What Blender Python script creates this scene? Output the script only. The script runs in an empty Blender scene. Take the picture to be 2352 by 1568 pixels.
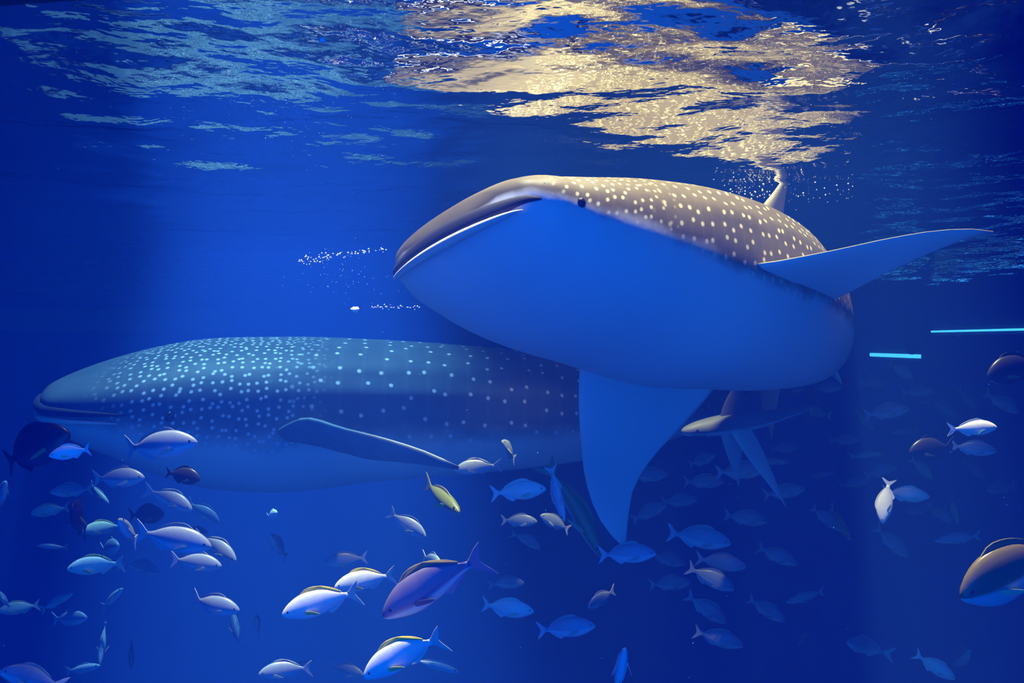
import bpy, math, random
import numpy as np
from mathutils import Matrix, Vector

scene = bpy.context.scene
col = scene.collection
rng = np.random.default_rng(7)
random.seed(7)

# ------------------------------------------------------------------ camera, world, lamps, exposure
F = 2200.0                      # focal length in pixels of the 2352 px wide frame
H = 1.0                         # the water surface lies this far above the lens
cam_d = bpy.data.cameras.new('camera')
cam_d.sensor_width = 36.0
cam_d.lens = 36.0 * F / 2352.0
cam_d.clip_start = 0.02
cam_d.clip_end = 200.0
cam = bpy.data.objects.new('camera', cam_d)
cam.rotation_euler = (math.radians(90), 0, 0)
col.objects.link(cam)
scene.camera = cam

world = bpy.data.worlds.new('blue_hall')  # faint even blue, added as ambient fill for scattered light
scene.world = world
world.use_nodes = True
bg = world.node_tree.nodes['Background']
bg.inputs['Color'].default_value = (0.0, 0.125, 0.90, 1)
bg.inputs['Strength'].default_value = 0.02

def spot(name, loc, aim, energy, color, cone, blend=0.6, radius=0.15):
    d = bpy.data.lights.new(name, 'SPOT')
    d.energy = energy; d.color = color; d.spot_size = math.radians(cone); d.spot_blend = blend
    d.shadow_soft_size = radius
    o = bpy.data.objects.new(name, d); col.objects.link(o)
    o.location = loc
    o.rotation_euler = (Vector(aim) - Vector(loc)).to_track_quat('-Z', 'Y').to_euler()
    return o
# lamps of the hall, high over the open top of the tank, above the picture
spot('tank_lamp_warm_offscreen', (1.4, 5.2, 6.5), (1.05, 5.2, 0.5), 8000, (1.0, 0.86, 0.58), 32, 0.5)
spot('tank_lamp_white_offscreen', (-0.75, 4.2, 6.5), (-0.6, 4.35, -1.0), 7000, (1.0, 0.95, 0.86), 22)
spot('tank_lamp_cool_offscreen', (-2.25, 6.8, 7.0), (-2.2, 6.7, 0.0), 5200, (0.22, 0.56, 1.0), 34)
spot('tank_lamp_cool_deep_offscreen', (-2.3, 10.5, 7.5), (-2.3, 10.3, 0.0), 22000, (0.20, 0.42, 1.0), 30)
# blue fill added behind the lens in place of light scattered by the water
wd = bpy.data.lights.new('window_front_offscreen', 'AREA')
wd.shape = 'RECTANGLE'; wd.size = 6.0; wd.size_y = 4.0
wd.energy = 370; wd.color = (0.0, 0.10, 1.0)
wl = bpy.data.objects.new('window_front_offscreen', wd); col.objects.link(wl)
wl.location = (-0.4, -0.9, -1.5); wl.rotation_euler = (math.radians(90), 0, 0)

vs = scene.view_settings
vs.view_transform = 'Standard'; vs.look = 'None'; vs.exposure = 0.0; vs.gamma = 1.0
vs.use_curve_mapping = False
cy = scene.cycles
cy.use_denoising = True
cy.adaptive_threshold = 0.07
cy.max_bounces = 4
cy.diffuse_bounces = 1
cy.glossy_bounces = 3
cy.transmission_bounces = 2
cy.transparent_max_bounces = 6
cy.volume_bounces = 0
cy.sample_clamp_indirect = 4.0
cy.blur_glossy = 1.0

# ------------------------------------------------------------------ helpers
def P(px, py, Y):
    return np.array([(px - 1176) / F * Y, Y, (784 - py) / F * Y])

def tag(o, label, cat=None, group=None, kind=None):
    o['label'] = label
    if cat: o['category'] = cat
    if group: o['group'] = group
    if kind: o['kind'] = kind
    return o

def obj(name, me, mat=None, parent=None):
    o = bpy.data.objects.new(name, me)
    col.objects.link(o)
    if mat and not me.materials: me.materials.append(mat)
    if parent: o.parent = parent
    return o

def empty(name, M=None):
    o = bpy.data.objects.new(name, None)
    o.empty_display_size = 0.1
    col.objects.link(o)
    if M is not None: o.matrix_world = M
    return o

def mesh(name, V, Fc, smooth=True, attrs=None):
    me = bpy.data.meshes.new(name)
    me.from_pydata([tuple(map(float, v)) for v in V], [], Fc)
    if smooth: me.polygons.foreach_set('use_smooth', [True] * len(me.polygons))
    for k, a in (attrs or {}).items():
        at = me.attributes.new(k, 'FLOAT', 'POINT')
        at.data.foreach_set('value', np.asarray(a, np.float32).ravel())
    me.update()
    return me

def grid_faces(n, m, wrap=True):
    f = []
    mm = m if wrap else m - 1
    for i in range(n - 1):
        for j in range(mm):
            k = (j + 1) % m
            f.append((i * m + j, i * m + k, (i + 1) * m + k, (i + 1) * m + j))
    return f

def loft(name, G, attrs=None):
    """G: (n, m, 3) rings, closed around; both ends are closed with a fan."""
    n, m, _ = G.shape
    V = G.reshape(-1, 3)
    f = grid_faces(n, m)
    V = np.vstack([V, G[0].mean(0), G[-1].mean(0)])
    a, b = n * m, n * m + 1
    for j in range(m):
        k = (j + 1) % m
        f.append((a, k, j))
        f.append((b, (n - 1) * m + j, (n - 1) * m + k))
    at = None
    if attrs:
        at = {}
        for key, A in attrs.items():
            at[key] = np.concatenate([A.ravel(), [A[0].mean(), A[-1].mean()]])
    return mesh(name, V, f, True, at)

def cat_rom(pts, n):
    """smooth open curve through the points, n samples"""
    pts = np.asarray(pts, float)
    d = np.concatenate([[0], np.cumsum(np.linalg.norm(np.diff(pts, axis=0), axis=1))])
    t = np.linspace(0, d[-1], n)
    out = np.empty((n, pts.shape[1]))
    for c in range(pts.shape[1]): out[:, c] = hermite(d, pts[:, c], t)
    return out

def hermite(x, y, s):
    x = np.asarray(x, float); y = np.asarray(y, float)
    m = np.gradient(y, x)
    i = np.clip(np.searchsorted(x, s) - 1, 0, len(x) - 2)
    h = x[i + 1] - x[i]; t = (s - x[i]) / h
    return ((2*t**3 - 3*t**2 + 1) * y[i] + (t**3 - 2*t**2 + t) * h * m[i]
            + (-2*t**3 + 3*t**2) * y[i+1] + (t**3 - t**2) * h * m[i+1])

def fin_mesh(name, lead, trail, thick, normal, span=14, chord=9):
    """a fin as a solid foil between a leading and a trailing edge, given root to tip"""
    Le = cat_rom(lead, span); Tr = cat_rom(trail, span)
    normal = np.asarray(normal, float); normal = normal / np.linalg.norm(normal)
    u = 0.5 - 0.5 * np.cos(np.linspace(0, math.pi, chord))
    prof = 2.2 * np.sqrt(u) * (1 - u) + 0.02
    prof = prof / prof.max()
    G = []
    for i in range(span):
        th = thick * (1 - 0.86 * i / (span - 1))
        c = Le[i] + (Tr[i] - Le[i]) * u[:, None]
        up = c + normal * (prof * th * 0.5)[:, None]
        dn = c - normal * (prof * th * 0.5)[:, None]
        G.append(np.vstack([up, dn[::-1]]))
    lat = np.broadcast_to(np.concatenate([np.ones(chord), -np.ones(chord)])[None, :], (span, 2 * chord))
    return loft(name, np.array(G), {'lat': lat})

def sweep(name, pts, ra, rb, up, m=10):
    """tube along pts; radius ra along `up`, rb across it"""
    pts = np.asarray(pts, float); n = len(pts)
    tg = np.gradient(pts, axis=0); tg /= np.linalg.norm(tg, axis=1)[:, None]
    up = np.asarray(up, float)
    G = []
    for i in range(n):
        a = up - tg[i] * np.dot(up, tg[i]); a /= np.linalg.norm(a)
        b = np.cross(tg[i], a)
        th = np.linspace(0, 2 * math.pi, m, endpoint=False)
        G.append(pts[i] + np.outer(np.cos(th), a) * ra[i] + np.outer(np.sin(th), b) * rb[i])
    return loft(name, np.array(G))

def ball(name, c, r, seg=12, squash=(1, 1, 1)):
    ph = np.linspace(0.12, math.pi - 0.12, seg // 2 + 1)
    th = np.linspace(0, 2 * math.pi, seg, endpoint=False)
    G = np.array([[(math.sin(p) * math.cos(t), math.sin(p) * math.sin(t), math.cos(p)) for t in th] for p in ph])
    return loft(name, G * r * np.array(squash) + np.array(c))

def frame(yaw, pitch, roll):
    """columns: heading, left, dorsal"""
    T = np.array([math.cos(yaw)*math.cos(pitch), math.sin(yaw)*math.cos(pitch), math.sin(pitch)])
    l = np.cross([0, 0, 1], T); l /= np.linalg.norm(l)
    u = np.cross(T, l)
    A = math.cos(roll) * l + math.sin(roll) * u
    return np.stack([T, A, np.cross(T, A)], 1)

def to_matrix(R, O):
    M = Matrix.Identity(4)
    for i in range(3):
        for j in range(3): M[i][j] = float(R[i, j])
        M[i][3] = float(O[i])
    return M

# ------------------------------------------------------------------ materials
def new_mat(name):
    m = bpy.data.materials.new(name); m.use_nodes = True
    nt = m.node_tree
    return m, nt, nt.nodes['Principled BSDF']

def N(nt, typ, **kw):
    n = nt.nodes.new(typ)
    for k, v in kw.items(): setattr(n, k, v)
    return n

def math_node(nt, op, a, b=None, c=None, clamp=False):
    n = nt.nodes.new('ShaderNodeMath'); n.operation = op; n.use_clamp = clamp
    for i, v in enumerate((a, b, c)):
        if v is None: continue
        if isinstance(v, (int, float)): n.inputs[i].default_value = v
        else: nt.links.new(v, n.inputs[i])
    return n.outputs[0]

def mix_col(nt, fac, a, b):
    n = nt.nodes.new('ShaderNodeMix'); n.data_type = 'RGBA'
    for sock, v in ((n.inputs[0], fac), (n.inputs[6], a), (n.inputs[7], b)):
        if isinstance(v, (tuple, list)): sock.default_value = (*v, 1) if len(v) == 3 else v
        elif isinstance(v, (int, float)): sock.default_value = v
        else: nt.links.new(v, sock)
    return n.outputs[2]

def smooth_step(nt, v, lo, hi):
    n = nt.nodes.new('ShaderNodeMapRange'); n.interpolation_type = 'SMOOTHSTEP'
    nt.links.new(v, n.inputs[0])
    n.inputs[1].default_value = lo; n.inputs[2].default_value = hi
    return n.outputs[0]

def attr(nt, name):
    n = nt.nodes.new('ShaderNodeAttribute'); n.attribute_name = name
    return n.outputs['Fac']

def plain_mat(name, color, rough=0.5, var=0.15, scale=12.0, spec=0.4):
    m, nt, b = new_mat(name)
    tc = N(nt, 'ShaderNodeTexCoord')
    nz = N(nt, 'ShaderNodeTexNoise'); nz.inputs['Scale'].default_value = scale; nz.inputs['Detail'].default_value = 3
    nt.links.new(tc.outputs['Object'], nz.inputs['Vector'])
    lo = tuple(c * (1 - var) for c in color); hi = tuple(min(1, c * (1 + var)) for c in color)
    nt.links.new(mix_col(nt, nz.outputs['Fac'], lo, hi), b.inputs['Base Color'])
    b.inputs['Roughness'].default_value = rough
    b.inputs['Specular IOR Level'].default_value = spec
    return m

def shark_skin(name, back, belly, spot_col, body_scale, head_scale, head_len, edge=(-0.30, 0.10), drop=(0.0, 0.3, 1.6), dots=(0.05, 0.13, 0.10, 0.27)):
    m, nt, b = new_mat(name)
    lat, along, arc = attr(nt, 'lat'), attr(nt, 'along'), attr(nt, 'arc')
    vec = N(nt, 'ShaderNodeCombineXYZ'); nt.links.new(along, vec.inputs[0]); nt.links.new(arc, vec.inputs[1])
    def spots(scale, r0, r1, rand):
        v = N(nt, 'ShaderNodeTexVoronoi'); v.voronoi_dimensions = '2D'
        v.inputs['Scale'].default_value = scale; v.inputs['Randomness'].default_value = rand
        nt.links.new(vec.outputs[0], v.inputs['Vector'])
        return math_node(nt, 'SUBTRACT', 1.0, smooth_step(nt, v.outputs['Distance'], r0, r1))
    sb = spots(body_scale, dots[0], dots[1], 0.55)
    sh = spots(head_scale, dots[2], dots[3], 0.7)
    hm = smooth_step(nt, along, head_len * 0.85, head_len * 1.15)
    sp = N(nt, 'ShaderNodeMix'); sp.data_type = 'FLOAT'
    nt.links.new(hm, sp.inputs[0]); nt.links.new(sh, sp.inputs[2]); nt.links.new(sb, sp.inputs[3])
    # pale cross bars between the spots of the trunk
    sep = math_node(nt, 'SINE', math_node(nt, 'MULTIPLY', along, body_scale * math.pi * 2))
    bar = math_node(nt, 'MULTIPLY', smooth_step(nt, sep, 0.6, 1.0), 0.02)
    nz = N(nt, 'ShaderNodeTexNoise'); nz.inputs['Scale'].default_value = 5; nz.inputs['Detail'].default_value = 6
    nt.links.new(N(nt, 'ShaderNodeTexCoord').outputs['Object'], nz.inputs['Vector'])
    base = mix_col(nt, nz.outputs['Fac'], tuple(c * 0.7 for c in back), tuple(min(1, c * 1.3) for c in back))
    mk = math_node(nt, 'ADD', math_node(nt, 'MULTIPLY', sp.outputs[0], 0.9), bar, clamp=True)
    mk = math_node(nt, 'MULTIPLY', mk, smooth_step(nt, along, head_len * 0.22, head_len * 0.5))
    base = mix_col(nt, mk, base, spot_col)
    wob = math_node(nt, 'ADD', lat, math_node(nt, 'MULTIPLY', math_node(nt, 'SUBTRACT', nz.outputs['Fac'], 0.5), 0.25))
    wob = math_node(nt, 'ADD', wob, math_node(nt, 'MULTIPLY', smooth_step(nt, along, drop[1], drop[2]), drop[0]))
    bm = math_node(nt, 'SUBTRACT', 1.0, smooth_step(nt, wob, edge[0], edge[1]))
    nt.links.new(mix_col(nt, bm, base, belly), b.inputs['Base Color'])
    b.inputs['Roughness'].default_value = 0.55
    b.inputs['Specular IOR Level'].default_value = 0.25
    bu = N(nt, 'ShaderNodeBump'); bu.inputs['Strength'].default_value = 0.15; bu.inputs['Distance'].default_value = 0.02
    nt.links.new(nz.outputs['Fac'], bu.inputs['Height']); nt.links.new(bu.outputs[0], b.inputs['Normal'])
    return m

def fish_skin(name, back, belly, edge=(-0.45, 0.0), rough=0.35):
    m, nt, b = new_mat(name)
    lat = attr(nt, 'lat')
    nz = N(nt, 'ShaderNodeTexNoise'); nz.inputs['Scale'].default_value = 22; nz.inputs['Detail'].default_value = 4
    nt.links.new(N(nt, 'ShaderNodeTexCoord').outputs['Object'], nz.inputs['Vector'])
    base = mix_col(nt, nz.outputs['Fac'], tuple(c * 0.8 for c in back), tuple(min(1, c * 1.2) for c in back))
    bm = math_node(nt, 'SUBTRACT', 1.0, smooth_step(nt, lat, edge[0], edge[1]))
    nt.links.new(mix_col(nt, bm, base, belly), b.inputs['Base Color'])
    b.inputs['Roughness'].default_value = rough
    b.inputs['Specular IOR Level'].default_value = 0.5
    return m

def rock_mat(name, a, c, scale=0.8):
    m, nt, b = new_mat(name)
    nz = N(nt, 'ShaderNodeTexNoise'); nz.inputs['Scale'].default_value = scale; nz.inputs['Detail'].default_value = 8
    nt.links.new(N(nt, 'ShaderNodeTexCoord').outputs['Object'], nz.inputs['Vector'])
    nt.links.new(mix_col(nt, nz.outputs['Fac'], a, c), b.inputs['Base Color'])
    b.inputs['Roughness'].default_value = 0.9
    bu = N(nt, 'ShaderNodeBump'); bu.inputs['Strength'].default_value = 0.8; bu.inputs['Distance'].default_value = 0.3
    nt.links.new(nz.outputs['Fac'], bu.inputs['Height']); nt.links.new(bu.outputs[0], b.inputs['Normal'])
    return m

def water_mat():
    m = bpy.data.materials.new('sea_water'); m.use_nodes = True
    nt = m.node_tree; nt.nodes.clear()
    out = N(nt, 'ShaderNodeOutputMaterial')
    fr = N(nt, 'ShaderNodeFresnel'); fr.inputs['IOR'].default_value = 1.33
    tr = N(nt, 'ShaderNodeBsdfTransparent')
    gl = N(nt, 'ShaderNodeBsdfGlossy'); gl.inputs['Roughness'].default_value = 0.02
    nz = N(nt, 'ShaderNodeTexNoise'); nz.inputs['Scale'].default_value = 9.0; nz.inputs['Detail'].default_value = 2.5
    nt.links.new(N(nt, 'ShaderNodeTexCoord').outputs['Object'], nz.inputs['Vector'])
    bu = N(nt, 'ShaderNodeBump'); bu.inputs['Strength'].default_value = 0.6; bu.inputs['Distance'].default_value = 0.012
    nt.links.new(nz.outputs['Fac'], bu.inputs['Height'])
    nt.links.new(bu.outputs[0], gl.inputs['Normal'])
    mx = N(nt, 'ShaderNodeMixShader')
    nt.links.new(fr.outputs[0], mx.inputs[0]); nt.links.new(tr.outputs[0], mx.inputs[1]); nt.links.new(gl.outputs[0], mx.inputs[2])
    nt.links.new(mx.outputs[0], out.inputs['Surface'])
    sc = N(nt, 'ShaderNodeVolumeScatter'); sc.inputs['Color'].default_value = (0.035, 0.18, 1.0, 1)
    sc.inputs['Density'].default_value = 0.075
    ab = N(nt, 'ShaderNodeVolumeAbsorption'); ab.inputs['Color'].default_value = (0.2, 0.75, 0.95, 1)
    ab.inputs['Density'].default_value = 0.04
    ad = N(nt, 'ShaderNodeAddShader')
    nt.links.new(sc.outputs[0], ad.inputs[0]); nt.links.new(ab.outputs[0], ad.inputs[1])
    nt.links.new(ad.outputs[0], out.inputs['Volume'])
    return m

# ------------------------------------------------------------------ the tank
X0, X1, Y0, Y1, Z0 = -13.0, 9.0, -1.0, 27.0, -11.0
def slab(name, lo, hi, mat, label):
    x0, y0, z0 = lo; x1, y1, z1 = hi
    V = [(x0,y0,z0),(x1,y0,z0),(x1,y1,z0),(x0,y1,z0),(x0,y0,z1),(x1,y0,z1),(x1,y1,z1),(x0,y1,z1)]
    Fc = [(3,2,1,0),(4,5,6,7),(0,1,5,4),(1,2,6,5),(2,3,7,6),(3,0,4,7)]
    o = obj(name, mesh(name, V, Fc, False), mat)
    return tag(o, label, None, None, 'structure')
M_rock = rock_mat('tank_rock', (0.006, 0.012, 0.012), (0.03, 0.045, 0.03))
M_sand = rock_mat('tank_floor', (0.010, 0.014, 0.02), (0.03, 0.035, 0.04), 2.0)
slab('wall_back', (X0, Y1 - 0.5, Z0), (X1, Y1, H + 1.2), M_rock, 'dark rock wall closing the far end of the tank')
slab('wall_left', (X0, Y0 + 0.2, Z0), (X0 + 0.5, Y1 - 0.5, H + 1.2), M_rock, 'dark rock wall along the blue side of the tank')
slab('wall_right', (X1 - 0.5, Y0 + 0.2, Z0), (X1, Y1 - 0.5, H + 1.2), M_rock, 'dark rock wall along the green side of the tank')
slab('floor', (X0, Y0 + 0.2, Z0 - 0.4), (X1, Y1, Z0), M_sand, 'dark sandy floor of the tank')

M_ledge = rock_mat('pale_ledge_rock', (0.42, 0.46, 0.42), (0.62, 0.64, 0.58), 0.6)  # ledge added so the surface mirrors a pale patch
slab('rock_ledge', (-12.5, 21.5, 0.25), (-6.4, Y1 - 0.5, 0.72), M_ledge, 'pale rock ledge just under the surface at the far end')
def lit_mat(name, color, strength):
    m, nt, b = new_mat(name)
    b.inputs['Base Color'].default_value = (*color, 1)
    b.inputs['Emission Color'].default_value = (*color, 1)
    b.inputs['Emission Strength'].default_value = strength
    return m
M_glow_bar = lit_mat('lit_window', (0.02, 0.15, 1.0), 7.0)
M_bar_sill = rock_mat('slot_frame', (0.02, 0.025, 0.03), (0.04, 0.04, 0.04))
for k, (ya, yb, z) in enumerate([(19.9, 22.6, -0.31), (15.4, 19.3, 0.20)]):  # glowing bars added for the bright streaks near the far water line
    w = slab('window_%d' % (k + 1), (X1 - 0.56, ya, z - (0.04, 0.018)[k]), (X1 - 0.5, yb, z + (0.04, 0.018)[k]), M_glow_bar, 'narrow lit viewing slot in the dark rock wall')
    slab('window_frame', (X1 - 0.60, ya - 0.06, z - 0.12), (X1 - 0.5, yb + 0.06, z - 0.08), M_bar_sill, 'dark sill under a lit viewing slot').parent = w
# black edge of the viewing window, just in view at the top corner
q0, q1 = P(-260, 30, 1.2), P(215, -4, 1.2)
V = []
for dy in (0, 0.08):
    for dz in (dy * 0.37, 0.25):
        V += [(q0[0], 1.2 + dy, q0[2] + dz), (q1[0], 1.2 + dy, q1[2] + dz)]
tr = obj('trim_1', mesh('trim_1', V, [(0, 1, 3, 2), (4, 6, 7, 5), (0, 4, 5, 1), (2, 3, 7, 6), (0, 2, 6, 4), (1, 5, 7, 3)], False), plain_mat('window_trim_black', (0.004, 0.004, 0.005), 0.8))
tag(tr, 'black top edge of the viewing window frame', None, None, 'structure')

# the body of water: rippled surface on top, closed below
def build_water():
    xs = np.arange(-9.0, 8.01, 0.045)
    xs = np.concatenate([np.linspace(X0 - 0.3, -9.4, 8), xs, np.linspace(8.4, X1 + 0.3, 4)])
    ys = [Y0]
    while ys[-1] < Y1 + 0.3: ys.append(ys[-1] + max(0.03, 0.012 * abs(ys[-1])))
    ys = np.array(ys)
    X, Y = np.meshgrid(xs, ys)
    Z = np.zeros_like(X)
    r = np.random.default_rng(11)
    for lam, slope in [(2.4, .016)] * 3 + [(1.3, .022)] * 5 + [(0.7, .025)] * 7 + [(0.40, .022)] * 8 + [(0.24, .020)] * 9 + [(0.15, .016)] * 8:
        lam = lam * r.uniform(.8, 1.25); k = 2 * math.pi / lam
        a = r.normal(math.pi / 2, 0.7); ph = r.uniform(0, 6.28)
        Z += slope / k * np.sin(k * (X * math.cos(a) + Y * math.sin(a)) + ph
                                 + 0.8 * np.sin(0.6 * k * (X * math.sin(a) - Y * math.cos(a)) * 0.5 + ph * 2))
    n, m = X.shape
    V = np.stack([X, Y, H + Z], -1).reshape(-1, 3)
    f = grid_faces(n, m, False)
    base = len(V)
    rim = [j for j in range(m)] + [i * m + m - 1 for i in range(1, n)] + [(n - 1) * m + j for j in range(m - 2, -1, -1)] + [i * m for i in range(n - 2, 0, -1)]
    low = V[rim].copy(); low[:, 2] = Z0 - 0.6
    V = np.vstack([V, low])
    c = len(rim)
    for i in range(c):
        k = (i + 1) % c
        f.append((rim[i], base + i, base + k, rim[k]))
    f.append(tuple(base + i for i in range(c - 1, -1, -1)))
    me = mesh('water', V, f, True)
    o = obj('water', me, water_mat())
    tag(o, 'clear blue sea water filling the tank under its rippled surface', None, None, 'structure')
build_water()

# ------------------------------------------------------------------ whale sharks
M_white_lip = plain_mat('pale_lip', (0.75, 0.74, 0.70), 0.5)
M_mouth = plain_mat('mouth_dark', (0.012, 0.014, 0.02), 0.8)
M_eye = plain_mat('eye_black', (0.01, 0.01, 0.012), 0.15)
M_fin_under = plain_mat('shark_fin_skin', (0.42, 0.43, 0.42), 0.55, 0.2, 6)

def spine(s, bends):
    L = s.max(); ss = np.linspace(0, L, 400)
    b = np.array(bends, float)
    a = np.radians(np.interp(ss, b[:, 0], b[:, 1]))
    a = np.convolve(np.pad(a, 12, mode='edge'), np.ones(25) / 25, 'valid')
    ds = ss[1] - ss[0]
    x = -np.concatenate([[0], np.cumsum(np.cos(a[1:]) * ds)])
    y = np.concatenate([[0], np.cumsum(np.sin(a[1:]) * ds)])
    return np.interp(s, ss, x), np.interp(s, ss, y), np.interp(s, ss, a)

def shark_body(name, tab, bends, m=64, ex=2.3, ridges=True, lift=(0.0, 0.5)):
    tab = np.array(tab, float)
    L = tab[-1, 0]
    s = np.unique(np.concatenate([np.linspace(0, L * 0.08, 14), np.linspace(L * 0.08, L, 80)]))
    w, zt, zb = [hermite(tab[:, 0], tab[:, c], s) for c in (1, 2, 3)]
    x, y, a = spine(s, bends)
    th = np.linspace(0, 2 * math.pi, m, endpoint=False) + math.pi / m
    c, si = np.cos(th), np.sin(th)
    sc = np.sign(c) * abs(c) ** (2 / ex); sn = np.sign(si) * abs(si) ** (2 / ex)
    yy = w[:, None] * sc; zz = np.where(sn > 0, zt[:, None] * sn, -zb[:, None] * sn)
    if ridges:      # the lengthwise skin ridges of the trunk
        rid = np.zeros_like(th)
        for deg in (90, 62, 118, 38, 142, 16, 164):
            rid += np.exp(-((np.degrees(th) - deg) / 3.2) ** 2)
        amp = 0.022 * np.clip((s / L - 0.16) / 0.1, 0, 1) * np.clip((1 - s / L) / 0.3, 0, 1)
        k = 1 + amp[:, None] * rid[None, :]
        yy = yy * k; zz = zz * k
    zz = zz + (lift[0] * np.clip(1 - s / lift[1], 0, 1) ** 2)[:, None]
    G = np.stack([x[:, None] + yy * np.sin(a)[:, None], y[:, None] + yy * np.cos(a)[:, None], zz], -1)
    d = np.linalg.norm(np.roll(G, -1, 1) - G, axis=2)
    arc = np.cumsum(d, 1) - d
    top = int(np.argmin(abs(th - math.pi / 2)))
    arc = abs(arc - arc[:, top:top + 1])
    arc = np.minimum(arc, d.sum(1)[:, None] - arc)
    at = {'lat': np.broadcast_to(si[None, :], arc.shape), 'along': np.vstack([np.zeros((1, m)), np.cumsum(np.linalg.norm(np.diff(G, axis=0), axis=2), 0)]), 'arc': arc}
    def surf(sv, side_angle):
        """point on the skin at distance sv from the snout and ring angle (degrees, 0 = left, 90 = back)"""
        i = int(np.argmin(abs(s - sv))); j = int(np.argmin(abs((np.degrees(th) - side_angle + 180) % 360 - 180)))
        return G[i, j]
    return loft(name, G, at), surf, (s, w, zt, zb, x, y, a)

def mouth_curve(tab, z, s_end, out, n=41, ex=2.3):
    """line round the front of the head at height z, from the right corner to the left one"""
    tab = np.array(tab, float)
    s = np.linspace(s_end, 0, 16)
    w = hermite(tab[:, 0], tab[:, 1], s); zb = hermite(tab[:, 0], tab[:, 3], s)
    k = np.clip(1 - (abs(z) / abs(zb)) ** ex, 0.05, 1) ** (1 / ex)
    y = w * k + out * 0.6
    side = np.stack([-s + out, y, np.full_like(s, z)], 1)
    pts = np.vstack([side * np.array([1, -1, 1]), side[::-1]])
    return cat_rom(pts, n)

def build_near_shark():
    tab = [(0,.38,.07,-.12),(.03,.50,.10,-.17),(.1,.57,.15,-.23),(.3,.63,.23,-.32),(.6,.67,.32,-.41),(1.0,.68,.41,-.48),
           (1.5,.66,.48,-.56),(2.0,.60,.49,-.54),(2.5,.51,.46,-.50),(3.0,.40,.40,-.42),(3.5,.28,.30,-.31),(4.0,.17,.2,-.2),(4.5,.09,.13,-.11),(4.9,.05,.09,-.06)]
    R = frame(math.radians(218), math.radians(6), math.radians(14))
    O = P(1052, 550, 4.45) + R[:, 0] * 0.06
    root = empty('whale_shark', to_matrix(R, O))
    tag(root, 'whale shark with pale blue belly lit golden along its spotted back, just under the surface', 'whale shark', 'whale sharks in the tank')
    loc = lambda px, py, Y: (P(px, py, Y) - O) @ R
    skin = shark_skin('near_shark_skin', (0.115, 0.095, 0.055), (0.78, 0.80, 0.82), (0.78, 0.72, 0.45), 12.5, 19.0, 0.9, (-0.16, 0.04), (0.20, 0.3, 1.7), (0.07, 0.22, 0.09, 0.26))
    me, surf, _ = shark_body('body', tab, [(0,0),(1.6,0),(2.9,-19),(4,-48),(4.9,-58)], lift=(0.06, 0.6))
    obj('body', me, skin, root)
    # mouth: near-black strip painting the gap's shade, pale lip of the lower jaw
    c = mouth_curve(tab, -0.055, 0.10, 0.006) + np.array([0, 0, 0.053])
    t = np.sin(np.linspace(0.03, math.pi - 0.03, len(c)))
    obj('mouth', sweep('mouth', c, 0.048 * t ** 0.6, 0.02 * t ** 0.4, (0, 0, 1)), M_mouth, root)
    c = mouth_curve(tab, -0.105, 0.06, 0.03) + np.array([0, 0, 0.056])
    obj('lower_lip', sweep('lower_lip', c, 0.020 * t ** 0.5, 0.028 * t ** 0.5, (0, 0, 1)), M_white_lip, root)
    for side in (1, -1):
        p = surf(0.28, -2 if side == 1 else 182)
        obj('eye', ball('eye', p - np.array([0, side * 0.008, 0]), 0.024), M_eye, root)
    # the pectoral fin on the sunlit side stands out sideways, the other one hangs down
    lead = [loc(1640,600,5.15), loc(1745,606,4.74), loc(1900,578,4.72), loc(2050,546,4.8), loc(2150,530,4.86), loc(2235,526,4.9), loc(2282,532,4.94)]
    trail = [loc(1700,745,5.95), loc(1840,716,5.75), loc(1952,671,5.28), loc(2045,622,5.0), loc(2145,577,4.98), loc(2230,545,4.96), loc(2280,535,4.95)]
    nrm = np.cross(np.array(lead[3]) - lead[1], np.array(trail[1]) - lead[1])
    nrm = nrm * np.sign(nrm[2])
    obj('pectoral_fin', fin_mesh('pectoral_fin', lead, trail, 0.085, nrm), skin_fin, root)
    lead = [loc(1338,770,5.3), loc(1331,852,5.45), loc(1329,925,5.5), loc(1334,1010,5.55), loc(1348,1115,5.6), loc(1385,1205,5.62), loc(1432,1258,5.64)]
    trail = [loc(1690,815,5.75), loc(1650,880,5.8), loc(1560,985,5.78), loc(1492,1060,5.74), loc(1456,1120,5.7), loc(1443,1190,5.67), loc(1437,1255,5.65)]
    nrm = np.cross(np.array(lead[3]) - lead[1], np.array(trail[1]) - lead[1])
    nrm = nrm * np.sign(nrm[2])
    obj('pectoral_fin', fin_mesh('pectoral_fin_hanging', lead, trail, 0.085, nrm), skin_fin, root)
    # dorsal fin, breaking the surface
    up = np.array([0.0, 0.0, 1.0])
    wup = R.T @ np.array([0.10, -0.10, 1.0])
    b0, b1 = surf(2.2, 84), surf(2.75, 84)
    f = b1 - b0
    lead = [b0 - wup * .08, b0 + wup * .12 + f * .22, b0 + wup * .30 + f * .55, b0 + wup * .47 + f * .85]
    trail = [b1 - wup * .08, b1 + wup * .08 - f * .12, b1 + wup * .24 - f * .12, b1 + wup * .475 - f * .10]
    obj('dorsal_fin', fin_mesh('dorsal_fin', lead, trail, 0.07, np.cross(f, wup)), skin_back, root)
    b0, b1 = surf(3.7, 90), surf(3.95, 90)
    obj('second_dorsal_fin', fin_mesh('second_dorsal_fin', [b0 - up * .04, b0 + up * .08 + (b1 - b0) * .4, b0 + up * .15 + (b1 - b0)],
        [b1 - up * .04, b1 + up * .03, b1 + up * .155 + (b1 - b0) * .1], 0.04, np.cross(b1 - b0, up)), skin_back, root)
    # tail fin
    e0, e1 = surf(4.35, 90), surf(4.88, 90)
    lo = surf(4.4, 270); lo1 = surf(4.88, 270)
    back = (e1 - e0) / np.linalg.norm(e1 - e0)
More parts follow.
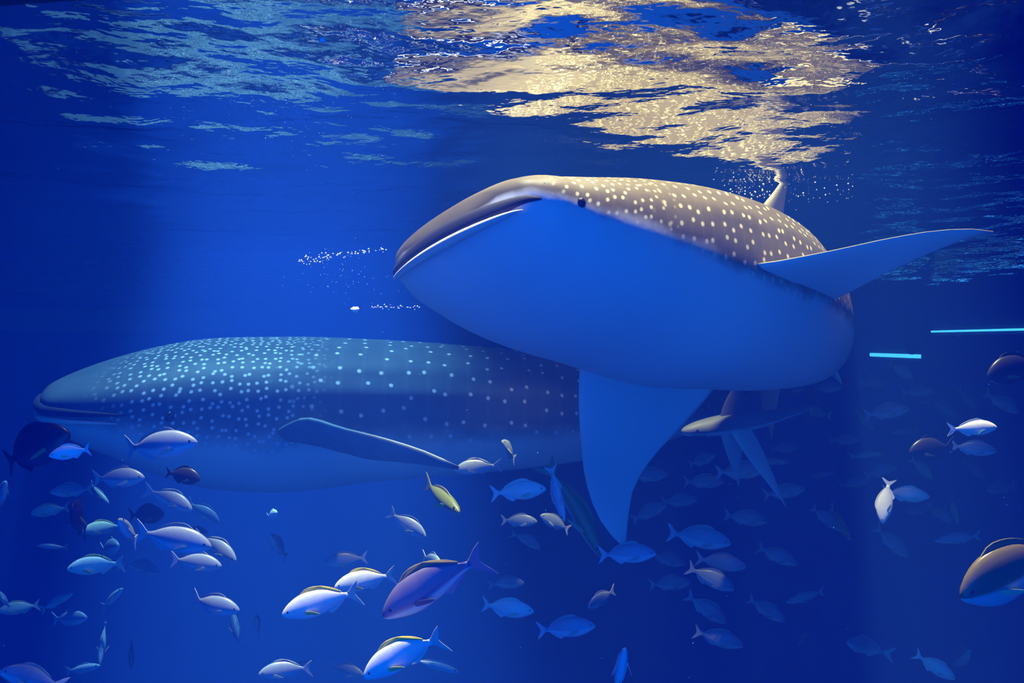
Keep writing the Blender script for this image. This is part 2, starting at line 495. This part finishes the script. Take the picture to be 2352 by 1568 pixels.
    obj('tail_fin', fin_mesh('tail_fin_upper', [e0 - up * .05, e0 + up * .22 + back * .34, e0 + up * .5 + back * .72, e0 + up * .78 + back * 1.05],
        [lo1, lo1 + up * .2 + back * .16, lo1 + up * .52 + back * .46, e0 + up * .79 + back * 1.08], 0.07, np.cross(back, up)), skin_back, root)
    obj('tail_fin', fin_mesh('tail_fin_lower', [lo + up * .05, lo - up * .14 + back * .22, lo - up * .32 + back * .42],
        [e1, e1 - up * .16 + back * .08, lo - up * .33 + back * .45], 0.06, np.cross(back, up)), skin_back, root)
    for ang in (232, 308):
        p0, p1 = surf(3.35, ang), surf(3.6, ang)
        sd = np.array([0, 1.0 if ang > 270 else -1.0, 0])
        obj('pelvic_fin', fin_mesh('pelvic_fin', [p0 + up * .03, p0 - up * .06 + sd * .06 + (p1 - p0) * .6, p0 - up * .1 + sd * .09 + (p1 - p0) * 1.1],
            [p1 + up * .03, p1 - up * .04 + sd * .03, p1 - up * .105 + sd * .095 + (p1 - p0) * .2], 0.04, (0, 0.6, 0.8)), skin_fin, root)
    return root

def build_far_shark():
    tab = [(0,.50,.08,-.14),(.05,.64,.11,-.2),(.15,.72,.16,-.28),(.45,.80,.28,-.42),(.9,.82,.40,-.60),(1.5,.82,.45,-.66),(2.2,.78,.46,-.58),
           (3.0,.68,.44,-.52),(3.8,.56,.39,-.46),(4.5,.44,.34,-.38),(5.3,.30,.26,-.28),(6,.18,.18,-.18),(6.6,.1,.13,-.12),(7,.07,.1,-.08)]
    R = frame(math.radians(196), math.radians(2.5), math.radians(-3))
    O = P(125, 902, 6.6)
    root = empty('whale_shark', to_matrix(R, O))
    tag(root, 'whale shark swimming deeper in blue haze, rows of white spots along its flank', 'whale shark', 'whale sharks in the tank')
    loc = lambda px, py, Y: (P(px, py, Y) - O) @ R
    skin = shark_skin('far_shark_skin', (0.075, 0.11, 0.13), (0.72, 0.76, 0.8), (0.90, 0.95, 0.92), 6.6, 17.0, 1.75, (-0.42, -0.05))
    me, surf, _ = shark_body('far_shark_body', tab, [(0,0),(2.4,0),(4.5,-22),(7,-55)])
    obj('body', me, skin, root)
    c = mouth_curve(tab, -0.04, 0.55, 0.004)
    t = np.sin(np.linspace(0.03, math.pi - 0.03, len(c)))
    obj('mouth', sweep('far_mouth', c, 0.040 * t ** 0.6, 0.03 * t ** 0.4, (0, 0, 1)), M_mouth, root)
    c = mouth_curve(tab, -0.095, 0.52, 0.02)
    obj('lower_lip', sweep('far_lower_lip', c, 0.026 * t ** 0.5, 0.035 * t ** 0.5, (0, 0, 1)), M_white_lip, root)
    for side in (1, -1):
        p = surf(0.78, -3 if side == 1 else 183)
        obj('eye', ball('far_eye', p - np.array([0, side * 0.012, 0]), 0.036), M_eye, root)
    up = np.array([0, 0, 1.0])
    lead = [loc(640,985,6.15), loc(690,962,5.98), loc(790,985,5.72), loc(900,1012,5.55), loc(985,1040,5.45), loc(1055,1072,5.4)]
    trail = [loc(740,1030,6.6), loc(790,1040,6.25), loc(850,1055,5.85), loc(925,1062,5.62), loc(990,1070,5.48), loc(1050,1078,5.41)]
    nrm = np.cross(np.array(lead[3]) - lead[1], np.array(trail[1]) - lead[1])
    obj('pectoral_fin', fin_mesh('far_pectoral_fin', lead, trail, 0.1, nrm), skin_fin_dark, root)
    mir = [np.array([q[0], -q[1], q[2]]) for q in lead]; mit = [np.array([q[0], -q[1], q[2]]) for q in trail]
    obj('pectoral_fin', fin_mesh('far_pectoral_fin_right', mir, mit, 0.1, nrm * np.array([1, -1, 1])), skin_fin_dark, root)
    b0, b1 = surf(3.5, 90), surf(4.2, 90)
    obj('dorsal_fin', fin_mesh('far_dorsal_fin', [b0 - up * .06, b0 + up * .2 + (b1 - b0) * .35, b0 + up * .48 + (b1 - b0) * .95],
        [b1 - up * .06, b1 + up * .12, b1 + up * .485 + (b1 - b0) * .02], 0.09, np.cross(b1 - b0, up)), skin_fin_dark, root)
    e0, e1 = surf(6.2, 90), surf(6.98, 90); lo, lo1 = surf(6.25, 270), surf(6.98, 270)
    back = (e1 - e0) / np.linalg.norm(e1 - e0)
    obj('tail_fin', fin_mesh('far_tail_fin_upper', [e0 - up * .05, e0 + up * .35 + back * .5, e0 + up * .75 + back * 1.05, e0 + up * 1.15 + back * 1.5],
        [lo1, lo1 + up * .3 + back * .25, lo1 + up * .8 + back * .7, e0 + up * 1.16 + back * 1.53], 0.09, np.cross(back, up)), skin_fin_dark, root)
    obj('tail_fin', fin_mesh('far_tail_fin_lower', [lo + up * .05, lo - up * .2 + back * .3, lo - up * .45 + back * .6],
        [e1, e1 - up * .22 + back * .1, lo - up * .46 + back * .63], 0.08, np.cross(back, up)), skin_fin_dark, root)
    return root

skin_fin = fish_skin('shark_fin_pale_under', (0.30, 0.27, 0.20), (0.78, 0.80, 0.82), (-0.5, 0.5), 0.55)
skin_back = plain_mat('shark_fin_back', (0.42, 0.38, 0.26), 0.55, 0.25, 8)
skin_fin_dark = plain_mat('shark_fin_grey', (0.20, 0.25, 0.28), 0.55, 0.25, 8)
near_shark = build_near_shark()
far_shark = build_far_shark()

# ------------------------------------------------------------------ fish
def bend_pts(V, b):
    V = np.array(V, float)
    d = np.clip(0.12 - V[:, 0], 0, None)
    V[:, 1] += b * d ** 2
    return V

def fish_loft(name, prof, bend, m=20):
    """prof rows: x, top, bottom, half width"""
    p = np.array(prof, float)[::-1]           # from the tail to the nose
    x = np.concatenate([np.linspace(p[0, 0], 0.40, 16), np.linspace(0.42, 0.5, 6)])
    t, b, w = [hermite(p[:, 0], p[:, c], x) for c in (1, 2, 3)]
    th = np.linspace(0, 2 * math.pi, m, endpoint=False)
    c, si = np.cos(th), np.sin(th)
    zz = np.where(si > 0, t[:, None] * si, -b[:, None] * si)
    G = np.stack([np.broadcast_to(x[:, None], zz.shape), np.maximum(w, .004)[:, None] * c, zz], -1)
    shp = G.shape
    G = bend_pts(G.reshape(-1, 3), bend).reshape(shp)
    return loft(name, G[:, ::-1], {'lat': np.broadcast_to(si[None, ::-1], zz.shape)})

def plate(name, outline, th, bend):
    """thin solid from an outline in the x-z plane"""
    o = np.array(outline, float); n = len(o)
    cen = o.mean(0)
    V = [(q[0], s * th * 0.5, q[1]) for s in (1, -1) for q in o]
    f = [tuple(range(n)), tuple(range(2 * n - 1, n - 1, -1))]
    for i in range(n):
        k = (i + 1) % n
        f.append((k, i, n + i, n + k))
    return mesh(name, bend_pts(V, bend), f, False)

PROF = {
    'deep': [(.5,.004,-.012,.006),(.48,.035,-.035,.024),(.43,.082,-.066,.043),(.35,.130,-.104,.062),(.22,.172,-.146,.076),(.06,.176,-.152,.074),(-.10,.140,-.118,.055),(-.22,.082,-.064,.03),(-.30,.043,-.036,.016),(-.35,.036,-.030,.010)],
    'round': [(.5,.004,-.012,.006),(.48,.045,-.045,.026),(.43,.105,-.085,.045),(.35,.165,-.140,.064),(.22,.215,-.195,.078),(.06,.218,-.200,.074),(-.10,.175,-.158,.055),(-.22,.098,-.085,.03),(-.30,.045,-.040,.016),(-.35,.036,-.030,.010)],
    'long': [(.5,.004,-.010,.006),(.47,.026,-.026,.024),(.40,.052,-.050,.045),(.28,.078,-.072,.064),(.12,.090,-.084,.074),(-.05,.082,-.078,.066),(-.2,.052,-.050,.042),(-.30,.028,-.028,.020),(-.36,.022,-.022,.010)],
}
SPEC = {  # body shape, skin, dorsal, fins
    'bream': ('deep', fish_skin('bream_silver', (0.80, 0.80, 0.74), (0.70, 0.72, 0.74)), plain_mat('bream_dorsal_yellow', (0.75, 0.58, 0.05), .5), plain_mat('bream_tail', (0.62, 0.60, 0.56), .5), plain_mat('bream_pectoral_yellow', (0.70, 0.58, 0.08), .5)),
    'grey': ('deep', fish_skin('blue_grey_scales', (0.22, 0.28, 0.38), (0.50, 0.55, 0.62)), plain_mat('grey_dorsal', (0.22, 0.26, 0.26), .5), plain_mat('grey_tail', (0.36, 0.40, 0.48), .5), plain_mat('grey_pectoral', (0.32, 0.38, 0.30), .5)),
    'dark': ('round', fish_skin('black_scales', (0.020, 0.022, 0.022), (0.05, 0.05, 0.06)), plain_mat('dark_dorsal', (0.02, 0.02, 0.02), .5), plain_mat('dark_tail', (0.03, 0.03, 0.03), .5), plain_mat('dark_pectoral', (0.12, 0.18, 0.05), .5)),
    'white': ('deep', fish_skin('white_scales', (0.92, 0.93, 0.93), (0.80, 0.83, 0.85)), plain_mat('white_dorsal', (0.7, 0.75, 0.7), .5), plain_mat('white_tail', (0.75, 0.8, 0.85), .5), plain_mat('white_pectoral', (0.5, 0.75, 0.45), .5)),
    'violet': ('deep', fish_skin('violet_grey_scales', (0.16, 0.13, 0.24), (0.55, 0.58, 0.62), (-0.6, -0.25)), plain_mat('violet_dorsal', (0.30, 0.20, 0.05), .5), plain_mat('violet_tail', (0.22, 0.2, 0.3), .5), plain_mat('violet_pectoral', (0.06, 0.05, 0.09), .5)),
    'olive': ('long', fish_skin('olive_scales', (0.16, 0.20, 0.03), (0.45, 0.5, 0.5), (-0.7, -0.3)), plain_mat('olive_dorsal', (0.22, 0.22, 0.05), .5), plain_mat('olive_tail', (0.25, 0.28, 0.12), .5), plain_mat('olive_pectoral', (0.2, 0.4, 0.2), .5)),
    'slim': ('long', fish_skin('slim_blue_scales', (0.38, 0.46, 0.55), (0.6, 0.64, 0.66)), plain_mat('slim_dorsal', (0.3, 0.36, 0.4), .5), plain_mat('slim_tail', (0.4, 0.45, 0.5), .5), plain_mat('slim_pectoral', (0.35, 0.4, 0.4), .5)),
    'brown': ('round', fish_skin('olive_brown_scales', (0.20, 0.155, 0.035), (0.5, 0.54, 0.56), (-0.35, -0.1)), plain_mat('brown_dorsal', (0.22, 0.18, 0.04), .5), plain_mat('brown_tail', (0.2, 0.18, 0.08), .5), plain_mat('brown_pectoral', (0.30, 0.55, 0.30), .5)),
}
_cache = {}
def fish_parts(species, bend):
    key = (species, bend)
    if key in _cache: return _cache[key]
    shape, skin, m_d, m_t, m_p = SPEC[species]
    pr = np.array(PROF[shape]); q = pr[::-1]
    top = lambda x: float(hermite(q[:, 0], q[:, 1], np.array([x]))[0])
    bot = lambda x: float(hermite(q[:, 0], q[:, 2], np.array([x]))[0])
    wid = lambda x: float(hermite(q[:, 0], q[:, 3], np.array([x]))[0])
    parts = []
    def add(name, me, mat):
        me.materials.append(mat); parts.append((name, me))
    add('body', fish_loft('fish_body', PROF[shape], bend), skin)
    xs = np.linspace(.24, -.26, 9)
    hgt = 0.042 if shape != 'long' else 0.03
    prof = hgt * np.array([0.15, .75, 1, 1, .92, .8, .7, .6, .15])
    out = [(x, top(x) - .012) for x in xs] + [(x - .015, top(x) + h) for x, h in zip(xs[::-1], prof[::-1])]
    add('dorsal_fin', plate('fish_dorsal_fin', out, 0.012, bend), m_d)
    xs = np.linspace(-.04, -.26, 6)
    prof = hgt * np.array([0.1, 1.1, 1, .8, .6, .1])
    out = [(x - .015, bot(x) - h) for x, h in zip(xs, prof)] + [(x, bot(x) + .012) for x in xs[::-1]]
    add('anal_fin', plate('fish_anal_fin', out, 0.012, bend), m_t)
    k = 1.0 if shape != 'long' else 0.75
    out = [(-.325, .026*k), (-.37, .055*k), (-.43, .115*k), (-.50, .165*k), (-.475, .10*k), (-.445, .045*k), (-.43, 0), (-.445, -.045*k), (-.475, -.10*k), (-.50, -.16*k), (-.43, -.11*k), (-.37, -.05*k), (-.325, -.024*k)]
    add('tail_fin', plate('fish_tail_fin', out, 0.012, bend), m_t)
    for sgn in (1, -1):
        x0 = .22; z0 = bot(x0) * .35; w0 = wid(x0) * .93
        o = [(x0, z0 + .018), (x0 - .06, z0 + .012), (x0 - .15, z0 - .03), (x0 - .17, z0 - .05), (x0 - .11, z0 - .05), (x0 - .03, z0 - .03), (x0, z0 - .018)]
        V = []
        for s2 in (1, -1):
            for (x, z) in o: V.append((x, sgn * (w0 + (x0 - x) * .35 + s2 * .004), z))
        n = len(o); f = [tuple(range(n)), tuple(range(2 * n - 1, n - 1, -1))] + [((i + 1) % n, i, n + i, n + (i + 1) % n) for i in range(n)]
        add('pectoral_fin', mesh('fish_pectoral_fin', V, f, False), m_p)
    for sgn in (1, -1):
        xe = .415; ze = .022
        add('eye', ball('fish_eye', (xe, sgn * wid(xe) * .86, ze), 0.017, 8, (1, .6, 1)), M_eye)
    _cache[key] = parts
    return parts

SIZE = {'bream': .33, 'grey': .27, 'dark': .30, 'white': .30, 'violet': .44, 'olive': .40, 'slim': .27, 'brown': .55}
def zone(px, py):
    if px < 620:
        if py < 1110: return "under the deeper shark's chin"
        if py >= 1330: return 'lowest under the deeper shark'
        return 'around the large broadside bream' if px >= 280 else 'below the glowing white bream'
    if px < 1440:
        if py < 1100: return "under the deeper shark's fin"
        if px > 1130: return 'beside the diving olive fish' if py < 1300 else 'below the diving olive fish'
        return 'above the lit silver bream' if py < 1320 else 'beneath the lit silver bream'
    if px < 1860:
        if py < 1130: return 'under the small grey shark'
        if py < 1250: return 'beside the hanging fin tip'
        return 'below the hanging fin tip' if py < 1350 else 'deep in the darkest water'
    if py < 960: return 'just under the far water line'
    if py < 1100: return 'around the glowing white bream'
    return 'around the diving white bream' if py < 1260 else 'near the big olive brown fish'

def fish(px, py, ln, phi, psi, species, bend=0.0, label=None, Y=None, roll=0, group=None, size=None):
    """phi: heading in the picture plane (0 = +x, 90 = up); psi: turned towards the window by so much"""
    phi_r, psi_r = math.radians(phi), math.radians(psi)
    L = size or SIZE[species] * (1.45 if px > 1440 and label is None else 1.0)
    if Y is None:
        app = max(math.cos(psi_r), .3)
        Y = min(max(L * F * app / ln, 3.1), 14.0)
    else:
        L = ln * Y / F / max(math.cos(psi_r), .3)
    d = np.array([math.cos(psi_r) * math.cos(phi_r), -math.sin(psi_r), math.cos(psi_r) * math.sin(phi_r)])
    up0 = np.array([0, 0.0, 1.0]) if abs(math.sin(phi_r) * math.cos(psi_r)) < .93 else np.array([-1.0, 0.2, 0])
    lft = np.cross(up0, d); lft /= np.linalg.norm(lft)
    up = np.cross(d, lft)
    r = math.radians(roll)
    A = math.cos(r) * lft + math.sin(r) * up
    R = np.stack([d, A, np.cross(d, A)], 1)
    root = empty(NAMES[species], to_matrix(R * L, P(px, py, Y)))
    parts = fish_parts(species, bend)
    if ln < 58: parts = [p for p in parts if p[0] in ('body', 'tail_fin', 'dorsal_fin')]
    for nm, me in parts: obj(nm, me, None, root)
    if label is None:
        with_sharks = d[0] < 0
        where = zone(px, py)
        label = KIND[species] + (' heading with the whale sharks, ' if with_sharks else ' heading against the whale sharks, ') + where
        group = label
    tag(root, label, 'fish', group or 'fish with looks of their own')
    return root
NAMES = {'bream': 'yellowfin_bream', 'grey': 'grey_bream', 'dark': 'black_surgeonfish', 'white': 'white_bream', 'violet': 'violet_snapper', 'olive': 'olive_jack', 'slim': 'slim_jack', 'brown': 'brown_grouper'}
KIND = {'bream': 'silver bream with yellow dorsal fin', 'grey': 'hazy blue grey bream', 'dark': 'dark round fish', 'white': 'bright white bream', 'violet': 'violet grey snapper', 'olive': 'olive backed fish', 'slim': 'slim blue fish', 'brown': 'olive brown fish'}

FISH = [
 # px, py, length px, heading, towards window, species, bend, label, Y
 (738,1382,182,197,10,'bream',.5,'silver bream with yellow dorsal fin, its tail over another bream\'s belly'),
 (838,1332,140,192,10,'bream',.5,'silver bream with yellow dorsal fin tucked behind the tail of another bream', 4.6),
 (926,1500,205,210,8,'bream',.9,'bright silver bream with vivid yellow dorsal stripe, steepest of the lit bream'),
 (992,1338,260,213,12,'violet',.9,'large violet snapper with a blue belly beside two silver bream'),
 (1000,1528,112,-12,10,'slim',0,'slim blue fish passing under the bright silver bream'),
 (1165,1398,124,-4,5,'white',0.5,'bright blue white bream under a smaller curled bream'),
 (1166,1338,76,5,20,'grey',-.9,'small curled blue bream above a brighter one'),
 (1190,1128,130,6,5,'white',0,'pale blue bream whose snout nears the olive jack'),
 (1280,1132,130,-76,10,'slim',0,'slim pale fish diving beside the olive jack'),
 (1324,1166,240,-62,15,'olive',-.5,'long olive fish diving against the edge of the hanging pectoral fin', 5.05),
 (1275,1200,80,150,20,'grey',0,None),
 (1192,1196,84,0,10,'grey',0,None), (1212,1240,66,-30,25,'grey',-.9,None),
 (1095,1072,100,186,15,'grey',.9,None), (935,1204,104,-32,10,'grey',0,None),
 (1015,1140,100,-25,60,'olive',0,None), (640,1255,70,110,40,'grey',0,None), (625,1182,40,30,50,'white',0,None),
 (795,1286,96,184,15,'grey',0,None), (992,1287,50,0,60,'grey',0,None), (1290,962,66,5,10,'grey',0,None), (1168,1035,60,120,50,'grey',0,None),
 # left school
 (72,1032,215,22,12,'dark',.5,'large black fish with a violet rim overlapping a glowing white bream', 3.7),
 (163,1038,96,190,8,'white',.5,'small glowing white bream in front of the large black fish', 3.5),
 (362,1024,190,6,5,'grey',.5,'blue grey bream with clear eye swimming before the deeper whale shark\'s throat', 3.8),
 (272,1098,130,3,10,'grey',0,None), (420,1092,90,-8,15,'dark',0,None,4.4), (392,1146,118,-22,15,'grey',-.5,None), (466,1176,96,-28,15,'grey',0,None),
 (165,1126,76,180,35,'grey',0,None), (228,1132,70,-38,20,'slim',0,None), (115,1172,80,188,15,'bream',0,None), (182,1192,86,75,55,'dark',0,None),
 (238,1212,94,188,10,'bream',.5,None), (336,1182,96,5,20,'dark',0,None), (294,1220,84,78,60,'slim',0,None),
 (398,1238,184,-10,5,'grey',0,'large blue grey bream, lowest broadside one under the whale shark\'s throat', 3.9),
 (500,1256,112,-30,20,'grey',-.5,None), (252,1258,80,20,45,'grey',0,None), (222,1298,122,185,15,'bream',.5,None), (328,1302,88,-12,20,'grey',-.9,None),
 (450,1292,126,-5,10,'grey',0,None), (490,1390,132,-6,15,'grey',.5,None), (538,1428,80,-60,40,'grey',0,None), (592,1435,56,80,50,'grey',0,None),
 (44,1396,86,186,15,'bream',0,None), (130,1382,96,28,12,'slim',0,None), (160,1420,98,8,20,'grey',0,None), (258,1374,92,40,30,'slim',0,None),
 (236,1476,90,-84,30,'slim',0,None), (302,1496,68,-75,35,'grey',0,None), (72,1556,120,150,35,'grey',.5,None), (5,1140,90,60,30,'grey',0,None),
 (8,1376,60,100,40,'slim',0,None), (655,1538,116,185,15,'grey',.5,None), (690,1528,80,190,15,'slim',0,None), (795,1540,86,-5,20,'grey',0,None), (190,1535,100,15,20,'slim',0,None),
 (450,1225,70,10,30,'grey',0,None), (120,1255,60,170,25,'slim',0,None),
 # centre right, dim
 (1424,1545,150,86,35,'slim',0,'slim blue fish rising on end from the bottom of the dark water'),
 (1490,1092,88,6,15,'grey',0,None), (1616,1106,92,2,10,'grey',0,None), (1700,1082,112,4,10,'grey',0,None), (1490,1176,86,28,15,'grey',0,None),
 (1712,1190,98,-8,10,'grey',0,None), (1605,1235,146,-8,10,'grey',0,None), (1440,1272,132,4,10,'grey',0,None), (1655,1292,114,-8,10,'grey',0,None),
 (1785,1276,96,-22,10,'grey',0,None), (1532,1284,84,-14,10,'grey',0,None), (1632,1328,116,-24,10,'grey',0,None), (1538,1340,96,6,10,'grey',0,None),
 (1622,1398,108,-34,12,'grey',0,None), (1300,1442,136,8,10,'grey',0,None), (1382,1374,72,200,40,'grey',0,None), (1650,1466,114,-14,12,'grey',0,None),
 (1840,1472,56,88,50,'olive',0,None), (1612,1056,60,30,40,'grey',0,None), (1850,1370,100,190,20,'slim',0,None), (1760,1400,90,-30,20,'grey',0,None),
 (1560,1150,80,8,20,'grey',0,None), (1800,1130,90,12,20,'grey',0,None), (1770,1060,80,2,20,'slim',0,None),
 # right
 (1985,1484,104,160,25,'grey',.9,None), (2148,1532,96,-30,12,'white',.5,'bright blue bream gliding down near the bottom by the rock wall'), (2204,1510,66,80,50,'brown',0,None, 9),
 (2330,1308,300,202,12,'brown',0,'big olive brown fish with blue belly by the dark rock wall', 3.9),
 (2200,1236,116,184,10,'slim',0,None), (2048,1246,90,-42,15,'grey',.9,None),
 (2035,1150,104,-102,8,'white',0,'bright blue white bream diving next to another one'), (2082,1136,100,-4,10,'white',.5,'bright blue white bream level with the diving one'),
 (2112,1172,64,184,12,'grey',0,None), (2190,1170,50,-85,30,'white',0,None), (2158,1180,60,-40,30,'grey',0,None),
 (2236,984,104,4,5,'white',.5,'glowing white bream with forked tail near the rock wall', 5.0), (2236,1030,98,-6,12,'grey',0,'pale blue bream right under the glowing white one'),
 (2140,1030,118,186,15,'dark',0,None,5.6), (2174,942,102,-32,15,'dark',0,None), (2036,946,90,12,25,'grey',0,None),
 (1877,948,52,165,25,'white',.5,None), (1900,890,46,10,55,'grey',0,None), (1822,894,34,10,55,'grey',0,None), (1784,902,34,100,40,'white',0,None), (1802,890,84,190,30,'dark',0,None, 9.5),
 (2330,846,150,194,15,'dark',0,'black fish with a gleaming pectoral fin beside the rock wall', 4.6), (2100,800,40,180,30,'dark',0,None), (2134,818,46,-30,25,'dark',0,None,11.5),
 (2068,852,36,-40,40,'white',0,None), (2108,900,60,5,35,'grey',0,None), (2024,1082,72,22,15,'grey',0,None), (2116,1076,40,-50,35,'white',0,None), (2236,1078,44,-45,35,'grey',0,None),
 (1896,1190,76,-40,20,'grey',0,None), (1930,1200,60,-80,60,'olive',0,None,6.5), (1985,966,54,-50,30,'grey',0,None), (1990,1045,70,10,25,'slim',0,None), (2000,880,50,0,30,'grey',0,None),
 (2300,925,80,-35,20,'grey',0,None), (2220,915,50,-60,30,'grey',0,None), (1940,1010,60,5,30,'grey',0,None), (2080,990,70,185,25,'slim',0,None),
 (1800,1030,56,10,30,'grey',0,None), (1890,1090,64,186,20,'slim',0,None), (1960,1110,60,15,25,'grey',0,None), (2300,1120,80,184,20,'grey',0,None),
]
for row in FISH:
    px, py, ln, phi, psi, sp, bd = row[:7]
    fish(px, py, ln, phi, psi, sp, bd, row[7], row[8] if len(row) > 8 else None)

# ------------------------------------------------------------------ small shark behind the hanging fin
def build_small_shark():
    tab = [tuple(q * .82 for q in row) for row in ((0,.018,.018,-.02),(.03,.04,.035,-.035),(.10,.065,.058,-.05),(.25,.092,.082,-.068),(.5,.105,.095,-.078),(.8,.085,.082,-.066),(1.05,.05,.055,-.045),(1.3,.024,.03,-.028),(1.42,.016,.022,-.02))]
    R = frame(math.radians(200), math.radians(-6), math.radians(-6))
    O = P(1566, 992, 6.7)
    root = empty('reef_shark', to_matrix(R, O))
    tag(root, 'small dark reef shark with long pale tipped fin, behind the hanging pectoral fin', 'shark')
    skin = shark_skin('reef_shark_skin', (0.10, 0.12, 0.14), (0.62, 0.66, 0.70), (0.10, 0.12, 0.14), 8.0, 16.0, 0.3, (-0.5, -0.1))
    me, surf, _ = shark_body('reef_shark_body', tab, [(0,0),(.5,0),(1.16,-20)], m=32, ridges=False)
    obj('body', me, skin, root)
    dark = plain_mat('reef_fin_dark', (0.05, 0.06, 0.07), .6); pale = plain_mat('reef_fin_pale', (0.55, 0.60, 0.62), .6)
    up = np.array([0, 0, 1.0])
    b0, b1 = surf(0.295, 90), surf(0.508, 90)
    obj('dorsal_fin', fin_mesh('reef_dorsal', [b0 - up * .03, b0 + up * .08 + (b1 - b0) * .2, b0 + up * .19 + (b1 - b0) * .55], [b1 - up * .03, b1 + up * .06 - (b1 - b0) * .08, b1 + up * .195 - (b1 - b0) * .12], .03, np.cross(b1 - b0, up)), dark, root)
    for sd in (1, -1):
        p0 = surf(0.344, -40 if sd == 1 else 220); p1 = surf(0.508, -40 if sd == 1 else 220)
        d = np.array([-.30, sd * .22, -.52])
        obj('pectoral_fin', fin_mesh('reef_pectoral', [p0 + up * .03, p0 + d * .3, p0 + d * .7, p0 + d * 1.0], [p1 + up * .03, p1 + d * .26 + np.array([.02, 0, 0]), p1 + d * .66 + np.array([.10, 0, 0]), p0 + d * 1.02], .03, (0, .9, .4)), pale, root)
    p = surf(0.090, 8)
    for ang in (8, 172):
        obj('eye', ball('reef_eye', surf(0.090, ang), .012), M_eye, root)
    c = [surf(sv, -38) for sv in (.05, .08, .12, .16)]
    obj('mouth', sweep('reef_mouth', cat_rom(c, 8), np.full(8, .004), np.full(8, .004), up, 6), M_mouth, root)
    e0, e1 = surf(1.025, 90), surf(1.156, 90); lo, lo1 = surf(1.025, 270), surf(1.156, 270)
    bk = (e1 - e0) / np.linalg.norm(e1 - e0)
    obj('tail_fin', fin_mesh('reef_tail_up', [e0 - up * .02, e0 + up * .12 + bk * .18, e0 + up * .24 + bk * .38], [lo1, lo1 + up * .13 + bk * .1, e0 + up * .245 + bk * .40], .02, np.cross(bk, up)), dark, root)
    obj('tail_fin', fin_mesh('reef_tail_low', [lo + up * .02, lo - up * .06 + bk * .12, lo - up * .12 + bk * .2], [e1, e1 - up * .07 + bk * .04, lo - up * .125 + bk * .21], .02, np.cross(bk, up)), dark, root)
build_small_shark()

# ------------------------------------------------------------------ bubbles, scraps and drifting specks
M_bubble = plain_mat('bubble_white', (0.9, 0.93, 0.95), 0.15, 0.03)
def cloud(name, pts, rad, label, cat):
    ico = [(0,0,1),(.894,0,.447),(.276,.851,.447),(-.724,.526,.447),(-.724,-.526,.447),(.276,-.851,.447),(.724,.526,-.447),(-.276,.851,-.447),(-.894,0,-.447),(-.276,-.851,-.447),(.724,-.526,-.447),(0,0,-1)]
    fc = [(0,1,2),(0,2,3),(0,3,4),(0,4,5),(0,5,1),(1,6,2),(2,7,3),(3,8,4),(4,9,5),(5,10,1),(6,7,2),(7,8,3),(8,9,4),(9,10,5),(10,6,1),(11,7,6),(11,8,7),(11,9,8),(11,10,9),(11,6,10)]
    V, Fc = [], []
    for p, r in zip(pts, rad):
        o = len(V)
        V += [tuple(np.array(q) * r + p) for q in ico]; Fc += [(a + o, b + o, c + o) for a, b, c in fc]
    tag(obj(name, mesh(name, V, Fc), M_bubble), label, cat, None, 'stuff')
pts, rad = [], []
for k in range(90):
    t = rng.random() ** 0.7
    pts.append(P(900 - 215 * t + rng.normal(0, 4), 570 + 30 * t + rng.normal(0, 2 + 6 * t), 4.3 + rng.normal(0, .05))); rad.append(rng.uniform(.0015, .0065) * (1 - .3 * t))
for k in range(70):
    pts.append(P(rng.normal(790, 50), rng.normal(640, 30), 4.4 + rng.normal(0, .15))); rad.append(rng.uniform(.0008, .0018))
for k in range(45):
    pts.append(P(rng.uniform(850, 965), 706 + rng.normal(0, 3), 4.35 + rng.normal(0, .05))); rad.append(rng.uniform(.001, .004))
cloud('bubble_trail', pts, rad, "trail of white bubbles streaming past the golden shark's snout", 'bubbles')
pts, rad = [], []
for k in range(110):
    x = rng.uniform(1660, 1960) if k % 2 else rng.normal(1720, 40)
    Yb = 6.25 + rng.normal(0, .25)
    pts.append(np.array([(x - 1176) / F * Yb, Yb, H - .02 - abs(rng.normal(0, .045))])); rad.append(rng.uniform(.002, .0065))
cloud('splash_bubbles', pts, rad, 'spray of bubbles around the dorsal fin at the surface', 'bubbles')
pts, rad = [], []
for k in range(420):
    if k < 300: pts.append(P(rng.normal(660, 110), rng.normal(190, 80), rng.uniform(2.6, 4.2) * .9))
    else: pts.append(P(rng.uniform(0, 2352), rng.uniform(300, 1568), rng.uniform(1.8, 4.0)))
    if pts[-1][2] > H - .06: pts[-1][2] = H - .06
    rad.append(rng.uniform(.0006, .0016))
cloud('drifting_specks', pts, rad, 'fine white specks drifting in the lit water', 'specks')
def scrap(px, py, Y, r, label):
    V = ball('food_scrap', (0, 0, 0), r, 10, (1.0, .8, .7))
    for v in V.vertices: v.co *= 1 + .18 * math.sin(v.co.x * 400 + v.co.z * 300)
    o = obj('food_scrap', V, M_bubble); o.location = P(px, py, Y)
    tag(o, label, 'food scrap')
scrap(741, 92, 2.95, .011, 'white food scrap floating right under the rippled surface')
scrap(815, 711, 4.4, .022, "pale food scrap drifting below the golden shark's snout")
